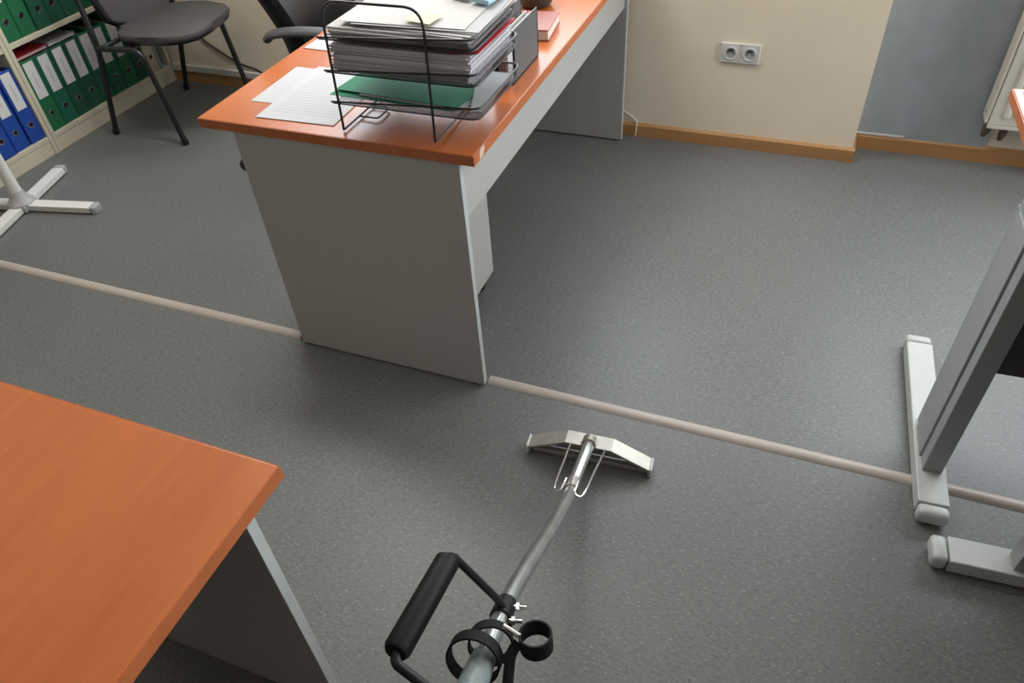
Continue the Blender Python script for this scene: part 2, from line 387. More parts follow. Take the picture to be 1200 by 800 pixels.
# ================================================================== DESKS
H, T = .75, .025
def desk_top(parent, x0, x1, y0, y1, name='table_top'):
    t = MB().box((x0+.0015, y0+.0015, H-T), (x1-.0015, y1-.0015, H), .002).build(name, 'top', parent)
    for a, b in (((x0, y0, H-T), (x0+.0013, y1, H-.001)), ((x1-.0013, y0, H-T), (x1, y1, H-.001)),
                 ((x0+.0014, y0, H-T), (x1-.0014, y0+.0013, H-.001)), ((x0+.0014, y1-.0013, H-T), (x1-.0014, y1, H-.001))):
        MB().box(a, b).build('edge_band', 'edge', t)
    return t
dA = thing('office_desk', 'cherry-topped desk with grey side panels carrying the letter tray', 'desk', (-.34, .77, 0))
def rel(o): return Matrix.Translation(-o.location)
def reparent(root, objs):
    for o in objs:
        o.location = o.location - root.location
def panel(parent, x0, x1, y0, y1, z0, z1, name='side_panel'):
    p = MB().box((x0, y0, z0), (x1, y1, z1), .001, 1).build(name, 'grey', parent)
    MB().box((x1+.0002, y0+.0006, z0+.0006), (x1+.0012, y1-.0006, z1-.0006)).build('edge_band', 'grey_edge', p)
    return p
parts = []
parts.append(desk_top(dA, -.7215, .0405, -.003, 1.60))
parts.append(panel(dA, -.623, -.0012, 0, .020, .006, H-T))
parts.append(panel(dA, -.623, -.0012, 1.5405, 1.5605, .006, H-T))
parts.append(MB().box((-.032, .0202, .553), (-.012, 1.5403, H-T), .001, 1).build('modesty_panel', 'grey', dA))
for y in (.010, 1.5505):
    for x in (-.60, -.03):
        parts.append(MB().lathe([(.008, 0), (.008, .007)], (x, y, 0), 10).build('foot_glide', 'black', dA))
parts.append(MB().prism([(.028, H-T+.002), (.030, H-.006), (.036, H+.0006), (.060, H+.0006), (.056, H-.010), (.048, H-T+.004)], 'X', .0385, .0412).build('torn_edge', 'chip', dA))
parts[-1]['label'] = 'torn pale patch on the edge band'
reparent(dA, parts)

# pedestal under the desk
pd = thing('drawer_pedestal', 'grey drawer unit on castors tucked under the main desk', 'drawer unit', (-.44, .26, 0)); parts = []
parts.append(MB().box((-.680, .085, .062), (-.150, .452, .60), .0015, 1).build('body', 'grey', pd))
for z0, z1 in ((.425, .595), (.245, .418), (.066, .238)):
    d = MB().box((-.699, .088, z0), (-.6805, .449, z1), .0015, 1).build('drawer_front', 'grey', pd); parts.append(d)
    if z0 > .4: MB().tube(rounded([(-.6985, .118, .540), (-.748, .118, .548), (-.748, .40, .548), (-.6985, .40, .540)], .014), .0, 12, flat=(.010, .014)).build('handle', 'black', d, True)
for x in (-.64, -.19):
    for y in (.12, .41):
        c = MB().lathe([(.014, -.011), (.023, -.009), (.024, 0), (.023, .009), (.014, .011)], (x, y, .0245), 18, 'Y').build('castor', 'black', pd, True); parts.append(c)
        MB().box((x-.012, y-.013, .046), (x+.012, y+.013, .0615), .002).build('castor_mount', 'black', c)
reparent(pd, parts)

# foreground desk
dB = thing('office_desk', 'bare cherry-topped desk in the bottom left foreground', 'desk', (-.29, -1.65, 0)); parts = []
parts.append(desk_top(dB, -.68, .120, -2.475, -.875))
parts.append(panel(dB, -.55, .0738, -.935, -.915, .006, H-T))
parts.append(panel(dB, -.55, .0738, -2.435, -2.415, .006, H-T))
parts.append(MB().box((-.52, -2.4148, .40), (-.50, -.9352, H-T), .001, 1).build('modesty_panel', 'grey', dB))
for y in (-.925, -2.425):
    for x in (-.52, .04): parts.append(MB().lathe([(.008, 0), (.008, .007)], (x, y, 0), 10).build('foot_glide', 'black', dB))
reparent(dB, parts)

# metal-legged desks on the right
def foot_bar(parent, x0, x1, y0, y1, along, h=.046, cap=.035):
    """flat floor bar with a plastic end cap at each end; along = 'X' or 'Y'."""
    out = []
    if along == 'Y':
        out.append(MB().box((x0, y0+cap, .006), (x1, y1-cap, h), .003).build('foot_bar', 'leg_white', parent))
        ends = [((x0, y0, .004), (x1, y0+cap-.0008, h+.0005)), ((x0, y1-cap+.0008, .004), (x1, y1, h+.0005))]
    else:
        out.append(MB().box((x0+cap, y0, .006), (x1-cap, y1, h), .003).build('foot_bar', 'leg_white', parent))
        ends = [((x0, y0, .004), (x0+cap-.0008, y1, h+.0005)), ((x1-cap+.0008, y0, .004), (x1, y1, h+.0005))]
    for i, (a, b) in enumerate(ends):
        out.append(MB().box(a, b, .011, 3).build('end_cap', 'leg_white', parent, True))
        c = [(p+q)/2 for p, q in zip(a, b)]
        out.append(MB().lathe([(.012, 0), (.012, .0045)], (c[0], c[1], 0), 12).build('levelling_pad', 'black', parent))
    return out
def column_y(parent, xc, y0, y1, mir=1):
    """two uprights with a perforated cover between them, standing on the foot bar"""
    out = []
    out.append(MB().box((xc-.022, y0, .0455), (xc+.022, y0+.040, H-T-.03), .002).build('upright', 'leg_grey', parent))
    out.append(MB().box((xc-.022, y1-.030, .0455), (xc+.022, y1, H-T-.03), .002).build('upright', 'leg_grey', parent))
    out.append(MB().box((xc-.026, y0+.046, .0455), (xc-.014, y1-.031, H-T-.03), .002).build('perforated_cover', 'perf', parent))
    out.append(MB().box((xc-.022, y0-.10, H-T-.03), (xc+.022, y1-.01, H-T), .002).build('support_arm', 'leg_grey', parent))
    return out
dC = thing('metal_leg_desk', 'cherry-topped desk with silver T-shaped metal leg at the right', 'desk', (2.0, .25, 0)); parts = []
parts.append(desk_top(dC, 1.163, 2.75, -.12, .632))
for xc in (1.162, 2.70):
    parts += foot_bar(dC, xc-.034, xc+.034, -.10, .545, 'Y')
    parts += column_y(dC, xc, .030, .205)
parts.append(MB().box((1.186, .095, .335), (2.676, .112, H-T-.002), .001, 1).build('modesty_panel', 'dark_panel', dC))
reparent(dC, parts); dC.rotation_euler = (0, 0, R(2.4)); dC.location = (1.162 + .838*math.cos(R(2.4)), .25 + .838*math.sin(R(2.4)), 0)
dD = thing('metal_leg_desk', 'second metal-legged desk whose foot points sideways at the right edge', 'desk', (1.55, -.9, 0)); parts = []
parts.append(desk_top(dD, 1.20, 1.95, -1.74, -.14))
for yc in (-.183, -1.69):
    parts += foot_bar(dD, 1.168, 1.86, yc-.034, yc+.034, 'X')
    parts.append(MB().box((1.325, yc-.022, .0455), (1.365, yc+.022, H-T-.03), .002).build('upright', 'leg_grey', dD))
    parts.append(MB().box((1.47, yc-.022, .0455), (1.50, yc+.022, H-T-.03), .002).build('upright', 'leg_grey', dD))
    parts.append(MB().box((1.371, yc+.014, .0455), (1.468, yc+.024, H-T-.03), .002).build('cover_plate', 'leg_grey', dD))
    parts.append(MB().box((1.23, yc-.02, H-T-.03), (1.65, yc+.02, H-T), .002).build('support_arm', 'leg_grey', dD))
parts.append(MB().box((1.40, -1.66, .33), (1.417, -.210, H-T-.002), .001, 1).build('modesty_panel', 'dark_panel', dD))
reparent(dD, parts); dD.rotation_euler = (0, 0, R(3.5)); dD.location = (1.168 + .382*math.cos(R(3.5)) + .717*math.sin(R(3.5)), -.183 + .382*math.sin(R(3.5)) - .717*math.cos(R(3.5)), 0)
# paper on desk C
tag(MB().prism([(1.178, .40), (1.38, .408), (1.372, .626), (1.168, .618)], 'Z', H+.0005, H+.0015).build('paper_sheet', 'paper'), 'white sheet lying on the corner of the metal-legged desk', 'paper')
tag(MB().prism(rrect(1.184, 1.31, .33, .515, .012), 'Z', H+.0018, H+.012, .002).build('notepad', 'paper', None), 'thick white pad on the corner of the metal-legged desk', 'notepad')

# ================================================================== THINGS ON THE MAIN DESK
# letter tray
lt = thing('letter_tray', 'black wire letter tray with three mesh shelves', 'letter tray', (-.15, .15, H)); parts = []
TX0, TX1, TY0, TY1 = -.325, .045, .034, .285
def loop(y):
    pts = rounded([(-.310, y, H+.004), (-.300, y, 1.05), (-.058, y, 1.05), (-.068, y, H+.004)], .045, 8)
    return MB().tube(pts, .0030, 10).build('wire_loop', 'wire', lt, True)
parts += [loop(.030), loop(.289)]
for x in (-.307, -.067):
    parts.append(MB().tube([(x, .031, H+.0065), (x, .288, H+.0065)], .0022, 8).build('base_wire', 'wire', lt, True))
parts.append(MB().tube(rounded([(-.3065, .16, H+.0065), (-.255, .16, H+.0065), (-.255, .10, H+.0065), (-.3065, .10, H+.0065)], .01), .002, 8).build('base_wire', 'wire', lt, True))
for i, z in enumerate((.818, .892, .966)):
    sh = MB().prism(rrect(TX0, TX1, TY0, TY1, .025), 'Z', z, z+.0012).build('tray_shelf', 'tray_mesh', lt); parts.append(sh)
    # raised mesh rim: three sides, open at the left
    b = MB(); path = rounded([(TX0, TY0, z), (TX1, TY0, z), (TX1, TY1, z), (TX0, TY1, z)], .028, 6)
    lo = [b.bm.verts.new(p) for p in path]
    hi = []
    for k, p in enumerate(path):
        c = Vector(((TX0+TX1)/2-.03, (TY0+TY1)/2, z)); d = (p-c).normalized()
        hi.append(b.bm.verts.new(p + d*.004 + Vector((0, 0, .026 if 0 < k < len(path)-1 else .004))))
    for k in range(len(path)-1): b.bm.faces.new((lo[k], lo[k+1], hi[k+1], hi[k]))
    b.build('mesh_rim', 'tray_mesh', sh)
    MB().tube([v for v in [Vector(p) + (p-Vector(((TX0+TX1)/2-.03, (TY0+TY1)/2, z))).normalized()*.004 + Vector((0, 0, .026 if 0 < k < len(path)-1 else .004)) for k, p in enumerate(path)]], .0024, 8).build('rim_wire', 'wire', sh, True)
    MB().tube([Vector(p) for p in path], .0018, 6).build('rim_wire', 'wire', sh, True)
reparent(lt, parts)

def sheet_mesh(name, m, w, d, th=.0006, curl=0.0, seg=6):
    """sheet with its outer corner lifted a little"""
    bm = bmesh.new(); g = {}
    for k in (0, 1):
        for i in range(seg+1):
            for j in range(seg+1):
                u, v = i/seg, j/seg
                z = curl*((u-.5)*2)**2*max(0, (v*2-1))**2 if curl else 0
                g[i, j, k] = bm.verts.new(((u-.5)*w, (v-.5)*d, z + th*k))
    for i in range(seg):
        for j in range(seg):
            bm.faces.new((g[i,j,0], g[i,j+1,0], g[i+1,j+1,0], g[i+1,j,0])); bm.faces.new((g[i,j,1], g[i+1,j,1], g[i+1,j+1,1], g[i,j+1,1]))
    for i in range(seg):
        bm.faces.new((g[i,0,0], g[i+1,0,0], g[i+1,0,1], g[i,0,1])); bm.faces.new((g[i+1,seg,0], g[i,seg,0], g[i,seg,1], g[i+1,seg,1]))
        bm.faces.new((g[0,i+1,0], g[0,i,0], g[0,i,1], g[0,i+1,1])); bm.faces.new((g[seg,i,0], g[seg,i+1,0], g[seg,i+1,1], g[seg,i,1]))
    me = bpy.data.meshes.new(name); bm.to_mesh(me); bm.free(); me.materials.append(MT[m]); return me
def paper_stack(label, cx, cy, z, layers, jit, mats, w=.297, d=.21, th=.0028):
    st = thing('paper_stack', label, 'papers', (cx, cy, z))
    ms = [sheet_mesh('sheet', m, w, d, th*.9) for m in mats]
    for k in range(layers):
        o = link('sheet', ms[k % len(ms)], st, (random.uniform(-jit, jit), random.uniform(-jit*.6, jit*.6), k*th + .0002), (0, 0, random.uniform(-jit, jit)*2.2))
    return st
random.seed(5)
top_stack = paper_stack('pile of loose white sheets in the top shelf of the letter tray', -.135, .159, .9676, 8, .006, ['paper', 'paper3', 'paper'], .335, .232, th=.0028)
for k in range(5):
    link('sheet', sheet_mesh('sheet', 'paper' if k % 2 else 'paper3', .297, .21, .0006, .006), top_stack, (.012+random.uniform(-.022, .022), random.uniform(-.006, .008), .0236+k*.0022), (0, 0, R(random.uniform(-5, 5))))
tag(MB().prism([(-.125, .072), (-.062, .060), (-.056, .118), (-.118, .126)], 'Z', 1.0065, 1.0073).build('sticky_note', 'note'), 'pale yellow note lying on the top paper pile', 'note')
tag(MB().prism([(-.030, .205), (.020, .190), (.030, .262), (-.012, .275)], 'Z', 1.0065, 1.0170, .003).build('folded_slip', 'blue_slip'), 'pale blue folded slip at the far end of the tray', 'paper slip')
tag(MB().prism([(-.085, .225), (-.040, .212), (-.034, .235), (-.080, .250)], 'Z', 1.0065, 1.0130, .002).build('card_slip', 'brown_slip'), 'small brown card on the far end of the tray papers', 'card')
mid = paper_stack('thick greyish paper pile in the middle shelf of the letter tray', -.138, .159, .8936, 17, .005, ['paper2', 'paper2', 'paper', 'paper2'], .335, .236, th=.0036)
red = tag(MB().prism([(-.02, .048), (.046, .056), (.050, .266), (-.05, .262)], 'Z', .9555, .9575).build('folder', 'red_card'), 'red card folder on the middle paper pile', 'folder')
gf = thing('folder', 'green card folder in the lowest shelf of the letter tray', 'folder', (-.15, .158, .8196))
gp = MB().prism([(-.205, -.090), (.125, -.100), (.165, .104), (-.18, .106)], 'Z', .0004, .0016).build('cover', 'green_card', gf)
gp2 = MB().prism([(-.200, -.070), (.128, -.092), (.166, .106), (-.178, .108)], 'Z', .0052, .0064).build('cover', 'green_card', gf)
MB().prism([(-.13, -.08), (.150, -.096), (.168, .10), (-.12, .10)], 'Z', .0018, .0050).build('inner_sheets', 'paper', gf)
tag(MB().prism([(.018, .048), (.040, .056), (.040, .262), (-.010, .262), (-.050, .255)], 'Z', .8265, .8295).build('paper_sheet', 'paper'), 'white sheets lying over the green folder', 'paper')

# sheets on the desk
s2 = tag(MB().prism([(-.642, .116), (-.352, .125), (-.357, .333), (-.646, .338)], 'Z', H+.0004, H+.0012).build('paper_sheet', 'paper'), 'plain white sheet under the printed one on the main desk', 'paper')
s1 = link('paper_sheet', sheet_mesh('printed_sheet', 'printed', .222, .312, .0008), None, (-.466, .198, H+.0014), (0, 0, R(2)))
tag(s1, 'white printed sheet with text lines beside the letter tray', 'paper')
s3 = tag(MB().prism([(-.702, .462), (-.420, .450), (-.415, .655), (-.695, .668)], 'Z', H+.0004, H+.0022).build('paper_sheet', 'paper'), 'white sheet at the desk edge beside the office chair', 'paper')

tag(MB().prism([(-.400, .690), (-.222, .640), (-.216, .905), (-.380, .940)], 'Z', H+.0004, H+.0012).build('paper_sheet', 'mint'), 'pale mint sheet on the desk behind the document holder', 'paper')
# upright document holder
dh = thing('document_holder', 'upright black mesh holder filled with white papers behind the letter tray', 'document holder', (-.03, .465, H)); parts = []
def frame_panel(x, y0, y1, z0, z1, m):
    p = MB().box((x-.001, y0, z0), (x+.001, y1, z1)).build('mesh_panel', m, dh)
    MB().tube(rounded([(x, y0, z0), (x, y1, z0), (x, y1, z1), (x, y0, z1), (x, y0, z0+.0001)], .004, 3), .0022, 8).build('panel_wire', 'wire', p, True)
    return p
parts.append(frame_panel(-.008, .388, .562, H+.006, .879, 'holder_mesh'))
parts.append(frame_panel(-.058, .362, .575, H+.006, .895, 'holder_mesh'))
parts.append(MB().box((-.060, .370, H+.0002), (-.006, .560, H+.004)).build('base_plate', 'black', dh))
reparent(dh, parts)
pb = thing('paper_bundle', 'bundle of white papers standing in the mesh document holder', 'papers', (-.012, .452, H+.005))
for k in range(6):
    x = -.024 + k*.0042
    MB().box((x, -.102+.002*(k % 2), 0), (x+.0036, .098, .118-.003*((k*3) % 4))).build('sheet', 'paper' if k % 2 else 'paper3', pb)
# book
bk = thing('book', 'red-brown hardback book lying behind the document holder', 'book', (-.075, .735, H), R(6)); parts = []
MB().box((-.085, -.075, .0006), (.055, .075, .0035), .001, 1).build('cover', 'book', bk)
MB().box((-.085, -.075, .0285), (.055, .075, .0320), .001, 1).build('cover', 'book', bk)
MB().box((-.085, -.074, .0036), (-.0815, .074, .0284)).build('spine', 'book', bk)
MB().box((-.081, -.072, .0037), (.052, .072, .0283)).build('page_block', 'page', bk)
# mug
mg = thing('mug', 'dark grey round-bottomed mug at the far end of the desk', 'mug', (-.150, .945, H))
MB().lathe([(.030, .0005), (.046, .004), (.057, .022), (.059, .05), (.058, .100), (.055, .101), (.054, .055), (.046, .014), (.006, .009)], (0, 0, 0), 36).build('body', 'mug', mg, True)
MB().tube(smooth_path([(-.056, 0, .085), (-.090, 0, .080), (-.096, 0, .050), (-.080, 0, .028), (-.055, 0, .026)]), .006, 10).build('handle', 'mug', mg, True)

# ================================================================== WALL THINGS
sk = thing('wall_socket', 'white double power socket on the beige wall', 'socket', (.4345, YF, .392)); 
def ring_plate():
    b = MB(); b.box((-.0745, -.009, -.038), (.0745, -.0003, .038), .003); return b
ring_plate().build('cover_plate', 'white_plastic', sk)
MB().box((-.0008, -.0098, -.037), (.0008, -.0091, .037)).build('frame_joint', 'grey_cap', sk)
for x in (-.036, .036):
    o = MB().lathe([(.0245, -.0092), (.0245, -.0125), (.0205, -.0125), (.0200, -.0094)], (x, 0, 0), 32, 'Y', cap=False).build('socket_rim', 'white_plastic', sk, True)
    MB().lathe([(.0200, -.0090), (.0200, -.0096)], (x, 0, 0), 28, 'Y').build('socket_well', 'grey_cap', o)
    for dx in (-.0095, .0095): MB().lathe([(.0028, -.0095), (.0028, -.0102)], (x+dx, 0, 0), 12, 'Y').build('pin_hole', 'socket_dark', o)
    MB().box((x-.010, -.0118, .006), (x+.010, -.0097, .0165), .001, 1).build('well_shade', 'socket_dark', o)  # dark block stands for the shadow at the top of the well
tag(MB().tube(smooth_path([(-2.30, YF-.006, .42), (-2.22, YF-.006, .262), (-2.12, YF-.006, .185), (-2.0, YF-.006, .125), (-1.90, YF-.008, .100), (-1.72, YF-.030, .03), (-1.45, YF-.03, .006), (-1.0, YF-.04, .0055)]), .0045, 8).build('cable', 'black', None, True), 'black cable running down the far wall behind the visitor chair', 'cable')
tag(MB().tube(smooth_path([(-.06, YF-.006, .11), (-.02, YF-.006, .108), (.02, YF-.006, .090), (.046, YF-.006, .066), (.05, YF-.017, .045), (.048, YF-.019, .006)]), .0025, 8).build('cable', 'white_pvc', None, True), 'thin white cable behind the far end of the main desk', 'cable')
# radiator
rd = thing('radiator', 'cream panel radiator on the recess wall', 'radiator', (1.9, 1.70, .17)); parts = []
RX0, RX1, RZ0, RZ1 = 1.335, 2.75, .185, .82
parts.append(MB().box((RX0+.012, 1.632, RZ0), (RX1-.012, 1.650, RZ1), .004).build('front_panel', 'rad', rd))
parts.append(MB().box((RX0+.012, 1.700, RZ0), (RX1-.012, 1.716, RZ1), .004).build('back_panel', 'rad', rd))
for x in (RX0, RX1-.010): parts.append(MB().box((x, 1.636, RZ0+.02), (x+.010, 1.714, RZ1-.01), .002).build('side_cover', 'rad', rd))
parts.append(MB().box((RX0+.012, 1.652, RZ1-.02), (RX1-.012, 1.698, RZ1-.008), .002).build('top_grille', 'rad', rd))
rib = MB().prism([(-.012, 0), (-.006, -.007), (.006, -.007), (.012, 0)], 'Z', RZ0+.05, RZ1-.05).mesh('rib', 'rad')
x = RX0+.06
while x < RX1-.04:
    parts.append(link('rib', rib, rd, (x, 1.6318, 0))); x += .040
parts.append(MB().box((RX0+.02, 1.6315, RZ0+.018), (RX1-.02, 1.6318, RZ0+.0205)).build('seam', 'grey_cap', rd))
for x, y in ((RX0+.012, 1.690), (RX0+.066, 1.672)):
    v = MB().tube(rounded([(x+.014, y, RZ0-.0005), (x+.014, y, .150), (x+.014, y+.012, .128)], .01), .011, 12).build('valve', 'copper', rd, True); parts.append(v)
    MB().lathe([(.015, -.012), (.015, .012)], (x+.014, y, .158), 6).build('valve_nut', 'copper', v)
for z in (.30, .70):
    for x in (1.7, 2.4): parts.append(MB().box((x, 1.717, z-.03), (x+.03, YN-.002, z+.03)).build('wall_bracket', 'rad', rd))
parts.append(MB().lathe([(.004, -.001), (.004, .001)], (RX0-.0005, 1.68, RZ0+.045), 10, 'X').build('bleed_cap', 'black', rd))
reparent(rd, parts)

# ================================================================== BINDER CABINETS
CX = -2.46
def cabinet(y0, y1, label):
    c = thing('binder_cabinet', label, 'cabinet', (-2.64, (y0+y1)/2, 0)); ps = []
    xb = CX-.355
    ps.append(MB().box((xb, y0, 0), (CX, y0+.019, 1.95), .001, 1).build('side_panel', 'cream', c))
    ps.append(MB().box((xb, y1-.019, 0), (CX, y1, 1.95), .001, 1).build('side_panel', 'cream', c))
    ps.append(MB().box((xb, y0+.0192, 0), (xb+.006, y1-.0192, 1.95)).build('back_panel', 'cream', c))
    ps.append(MB().box((CX-.022, y0+.0192, 0), (CX-.004, y1-.0192, .064), .001, 1).build('plinth', 'cream', c))
    for z in (.0645, .464, .864, 1.264, 1.664, 1.93):
        ps.append(MB().box((xb+.0062, y0+.0192, z), (CX-.002, y1-.0192, z+.020), .001, 1).build('shelf', 'cream', c))
    reparent(c, ps); return c
cabinet(.785, 1.606, 'cream open cabinet full of green binders in the corner')
cabinet(-.035, .783, 'cream open cabinet holding blue binders at the left edge')
_bm = {}
def binder_meshes(col, w, label=True):
    k = (col, round(w, 4))
    if k in _bm: return _bm[k]
    h, d, t = .318, .285, .003
    out = {}
    out['cover'] = None
    b = MB(); b.box((-d, -w/2, 0), (0, -w/2+t, h)); b.box((-d, w/2-t, 0), (0, w/2, h)); cov = b.mesh('cover', col)
    sp = MB().box((-.004, -w/2+t+.0003, .002), (.0005, w/2-t-.0003, h-.001), .001, 1).mesh('spine', col)
    side = MB().box((-d, -w/2, 0), (-.0002, -w/2+t, h), .0008, 1).mesh('cover_board', col)
    pg = MB().box((-d+.02, -w/2+t+.012, .006), (-.03, w/2-t-.004, .300)).mesh('page_block', 'page')
    lb = MB().box((.0007, -w*.33, .150), (.0013, w*.33, .308)).mesh('spine_label', 'label')
    rg = MB().lathe([(.0135, .0006), (.0135, .0022), (.0105, .0026), (.0098, .0008)], (0, 0, .078), 24, 'X', cap=False).mesh('finger_ring', 'chrome', True)
    hl = MB().lathe([(.0098, .0006), (.0098, .0011)], (0, 0, .078), 20, 'X').mesh('finger_hole', 'black')
    _bm[k] = (side, sp, pg, lb, rg, hl, w, t)
    return _bm[k]
def binder(col, y, z, w, label, group, lab=True, dx=0.0, ring=True):
    side, sp, pg, lb, rg, hl, w, t = binder_meshes(col, w)
    o = thing('ring_binder', label, 'binder', (CX-.010+dx, y, z), 0, group)
    link('cover_board', side, o); link('cover_board', side, o, (0, w-t, 0)); link('page_block', pg, o)
    s = link('spine', sp, o)
    if lab: link('spine_label', lb, s)
    if ring: link('finger_ring', rg, s); link('finger_hole', hl, s)
    return o
ORD = ['first', 'second', 'third', 'fourth', 'fifth', 'sixth', 'seventh', 'eighth', 'ninth', 'tenth']
cols = ['green', 'green2', 'green3', 'green3', 'green2', 'green2', 'green', 'green3']
y = .8065
for k in range(8):
    w = .079
    binder(cols[k], y+w/2, .0850, w, f'{ORD[k]} green binder from the divider on the bottom shelf', 'green binders on the bottom shelf', dx=random.uniform(-.004, .002))
    y += w + .0025
binder('cream_binder', y+.038, .0850, .072, 'cream binder without label at the right end of the bottom shelf', None, lab=False)
y += .078
bs = tag(MB().box((CX-.20, y+.004, .0852), (CX-.012, y+.012, .30)).build('folder', 'blue_slip'), 'thin blue folder beside the cream binder on the bottom shelf', 'folder')
y = .8065
for k in range(9):
    w = .079 if k else .077
    binder(['green', 'green', 'green3'][min(k, 2)], y+w/2, .4845, w, f'{ORD[k]} green binder from the divider on the upper shelf', 'green binders on the upper shelf', dx=random.uniform(-.004, .002))
    y += w + .0025
y = .7615
for k in range(4):
    w = .074
    binder('blue', y-w/2, .0850, w, f'{ORD[k]} blue binder from the cabinet divider', 'blue binders', dx=random.uniform(-.004, .004))
    y -= w + .007
# booklets lying across the green binder tops
for y0, y1, c, lb in ((.815, .985, 'red_card', 'red booklet lying on the first green binders of the bottom shelf'), (.995, 1.15, 'paper2', 'greyish booklet lying on the green binders beside the red booklet')):
    bo_ = thing('booklet', lb, 'booklet', (CX-.13, (y0+y1)/2, .4035))
    MB().box((-.11, (y0-y1)/2, 0), (.10, (y1-y0)/2, .001)).build('cover', c, bo_)
    MB().box((-.108, (y0-y1)/2+.002, .0012), (.097, (y1-y0)/2-.002, .012)).build('page_block', 'paper', bo_)
    MB().box((-.11, (y0-y1)/2, .0122), (.10, (y1-y0)/2, .0132)).build('cover', c, bo_)

# ================================================================== VISITOR CHAIR
vc = thing('visitor_chair', 'dark grey upholstered visitor chair with black legs by the cabinets', 'chair', (-2.08, 1.26, 0)); parts = []
def vleg(pts, name='leg'):
    o = MB().tube(rounded(pts, .05, 7), .0125, 12, flat=None).build(name, 'blackmetal', vc, True); parts.append(o)
    MB().lathe([(.0155, 0), (.0155, .022)], (pts[0][0], pts[0][1], 0.0005), 14).build('foot_cap', 'black', o, True)
    return o
for y in (1.005, 1.515):
    vleg([(-1.912, y, .012), (-1.968, y, .425), (-2.215, y, .415)])
    vleg([(-2.322, y, .012), (-2.205, y, .42), (-2.24, y+(.03 if y < 1.2 else -.03), .58), (-2.30, y+(.04 if y < 1.2 else -.04), .84)])
parts.append(MB().tube([(-2.05, 1.006, .422), (-2.05, 1.514, .422)], .010, 10).build('cross_bar', 'blackmetal', vc, True))
parts.append(MB().tube([(-2.185, 1.006, .417), (-2.185, 1.514, .417)], .010, 10).build('cross_bar', 'blackmetal', vc, True))
# seat
def pad(poly, z0, z1, m, name, parent, bev=.016, crown=0):
    return MB().prism(poly, 'Z', z0, z1, bev).build(name, m, parent, True)
seatpoly = []
for k in range(28):
    a = 2*math.pi*k/28; c, s = math.cos(a), math.sin(a)
    n = 3.4; q = (abs(c)**n + abs(s)**n)**(-1/n)
    ex, ey, ro = .208*q*c, .226*q*s, R(11)
    seatpoly.append((-1.982 + ex*math.cos(ro) - ey*math.sin(ro), 1.262 + ex*math.sin(ro) + ey*math.cos(ro)))
st = pad(seatpoly, .437, .472, 'seat', 'seat', vc, .015); parts.append(st)
sh = MB().prism([(x*.97-1.982*.03, yy*.97+1.262*.03) for x, yy in seatpoly], 'Z', .433, .4365).build('seat_shell', 'black', st, True)
# backrest: a padded plate leaning back
bp = []
for k in range(28):
    a = 2*math.pi*k/28; c, s = math.cos(a), math.sin(a); n = 4.5; q = (abs(c)**n + abs(s)**n)**(-1/n)
    bp.append((.222*q*c, .155*q*s))
br = MB().prism(bp, 'X', -.018, .018, .012).build('backrest', 'seat', vc, True)
br.location = (-2.200, 1.305, .612); br.rotation_euler = (0, R(-9), 0); parts.append(br)
bs_ = MB().prism([(a*1.02, b*1.02) for a, b in bp], 'X', -.027, -.0185, .003).build('back_shell', 'black', br, True)
reparent(vc, parts)

# ================================================================== OFFICE CHAIR
oc = thing('office_chair', 'black leather swivel armchair behind the main desk', 'chair', (-.757, .96, 0), R(8)); 
for k in range(5):
    a = R(-8 + 72*k); c, s = math.cos(a), math.sin(a)
    leg = MB().tube([(c*.035, s*.035, .125), (c*.20, s*.20, .105), (c*.325, s*.325, .078)], .02, 10, rads=[.026, .020, .015]).build('base_leg', 'black', oc, True)
    px, py = c*.33, s*.33
    for d in (-1, 1):
        ox, oy = -s*.013*d, c*.013*d
        w = MB().lathe([(.012, -.009), (.026, -.007), (.027, 0), (.026, .007), (.012, .009)], (0, 0, 0), 18, 'Y').build('castor_wheel', 'black', leg, True)
        w.location = (px+ox, py+oy, .0275); w.rotation_euler = (0, 0, a)
    MB().lathe([(.010, .030), (.012, .064)], (px, py, 0), 10).build('castor_stem', 'black', leg, True)
MB().lathe([(.034, .085), (.034, .15), (.026, .152), (.026, .30), (.015, .302), (.015, .395)], (0, 0, 0), 20).build('gas_column', 'black', oc, True)
MB().box((-.10, -.07, .385), (.10, .07, .418), .006).build('tilt_mechanism', 'black', oc)
sp = MB().prism(rrect(-.24, .25, -.245, .245, .07, 6), 'Z', .418, .515, .035).build('seat', 'leather', oc, True)
def back_mesh():
    b = MB(); N, Mm = 14, 10
    prof = []
    rows = []
    for j in range(N+1):
        v = j/N; z = .47 + v*.66
        hw = .205 + .055*math.sin(min(1, v*1.25)*math.pi/2) - (.05*max(0, v-.8)/.2)
        x = -.222 - .05*v - .03*v*v + .035*math.sin(v*math.pi*2.0)
        ring = []
        for i in range(Mm*2):
            a = 2*math.pi*i/(Mm*2); n = 4.0; c, s = math.cos(a), math.sin(a); q = (abs(c)**n + abs(s)**n)**(-1/n)
            th = .055*(1-.35*abs(2*v-1)**6)
            ring.append(b.bm.verts.new((x + th*q*c - .012*(1-(s*q)**2), hw*q*s, z)))
        rows.append(ring)
    m = Mm*2
    for j in range(N):
        for i in range(m): b.bm.faces.new((rows[j][i], rows[j][(i+1) % m], rows[j+1][(i+1) % m], rows[j+1][i]))
    b.bm.faces.new(rows[0][::-1]); b.bm.faces.new(rows[-1]); return b
back_mesh().build('backrest', 'leather', oc, True)
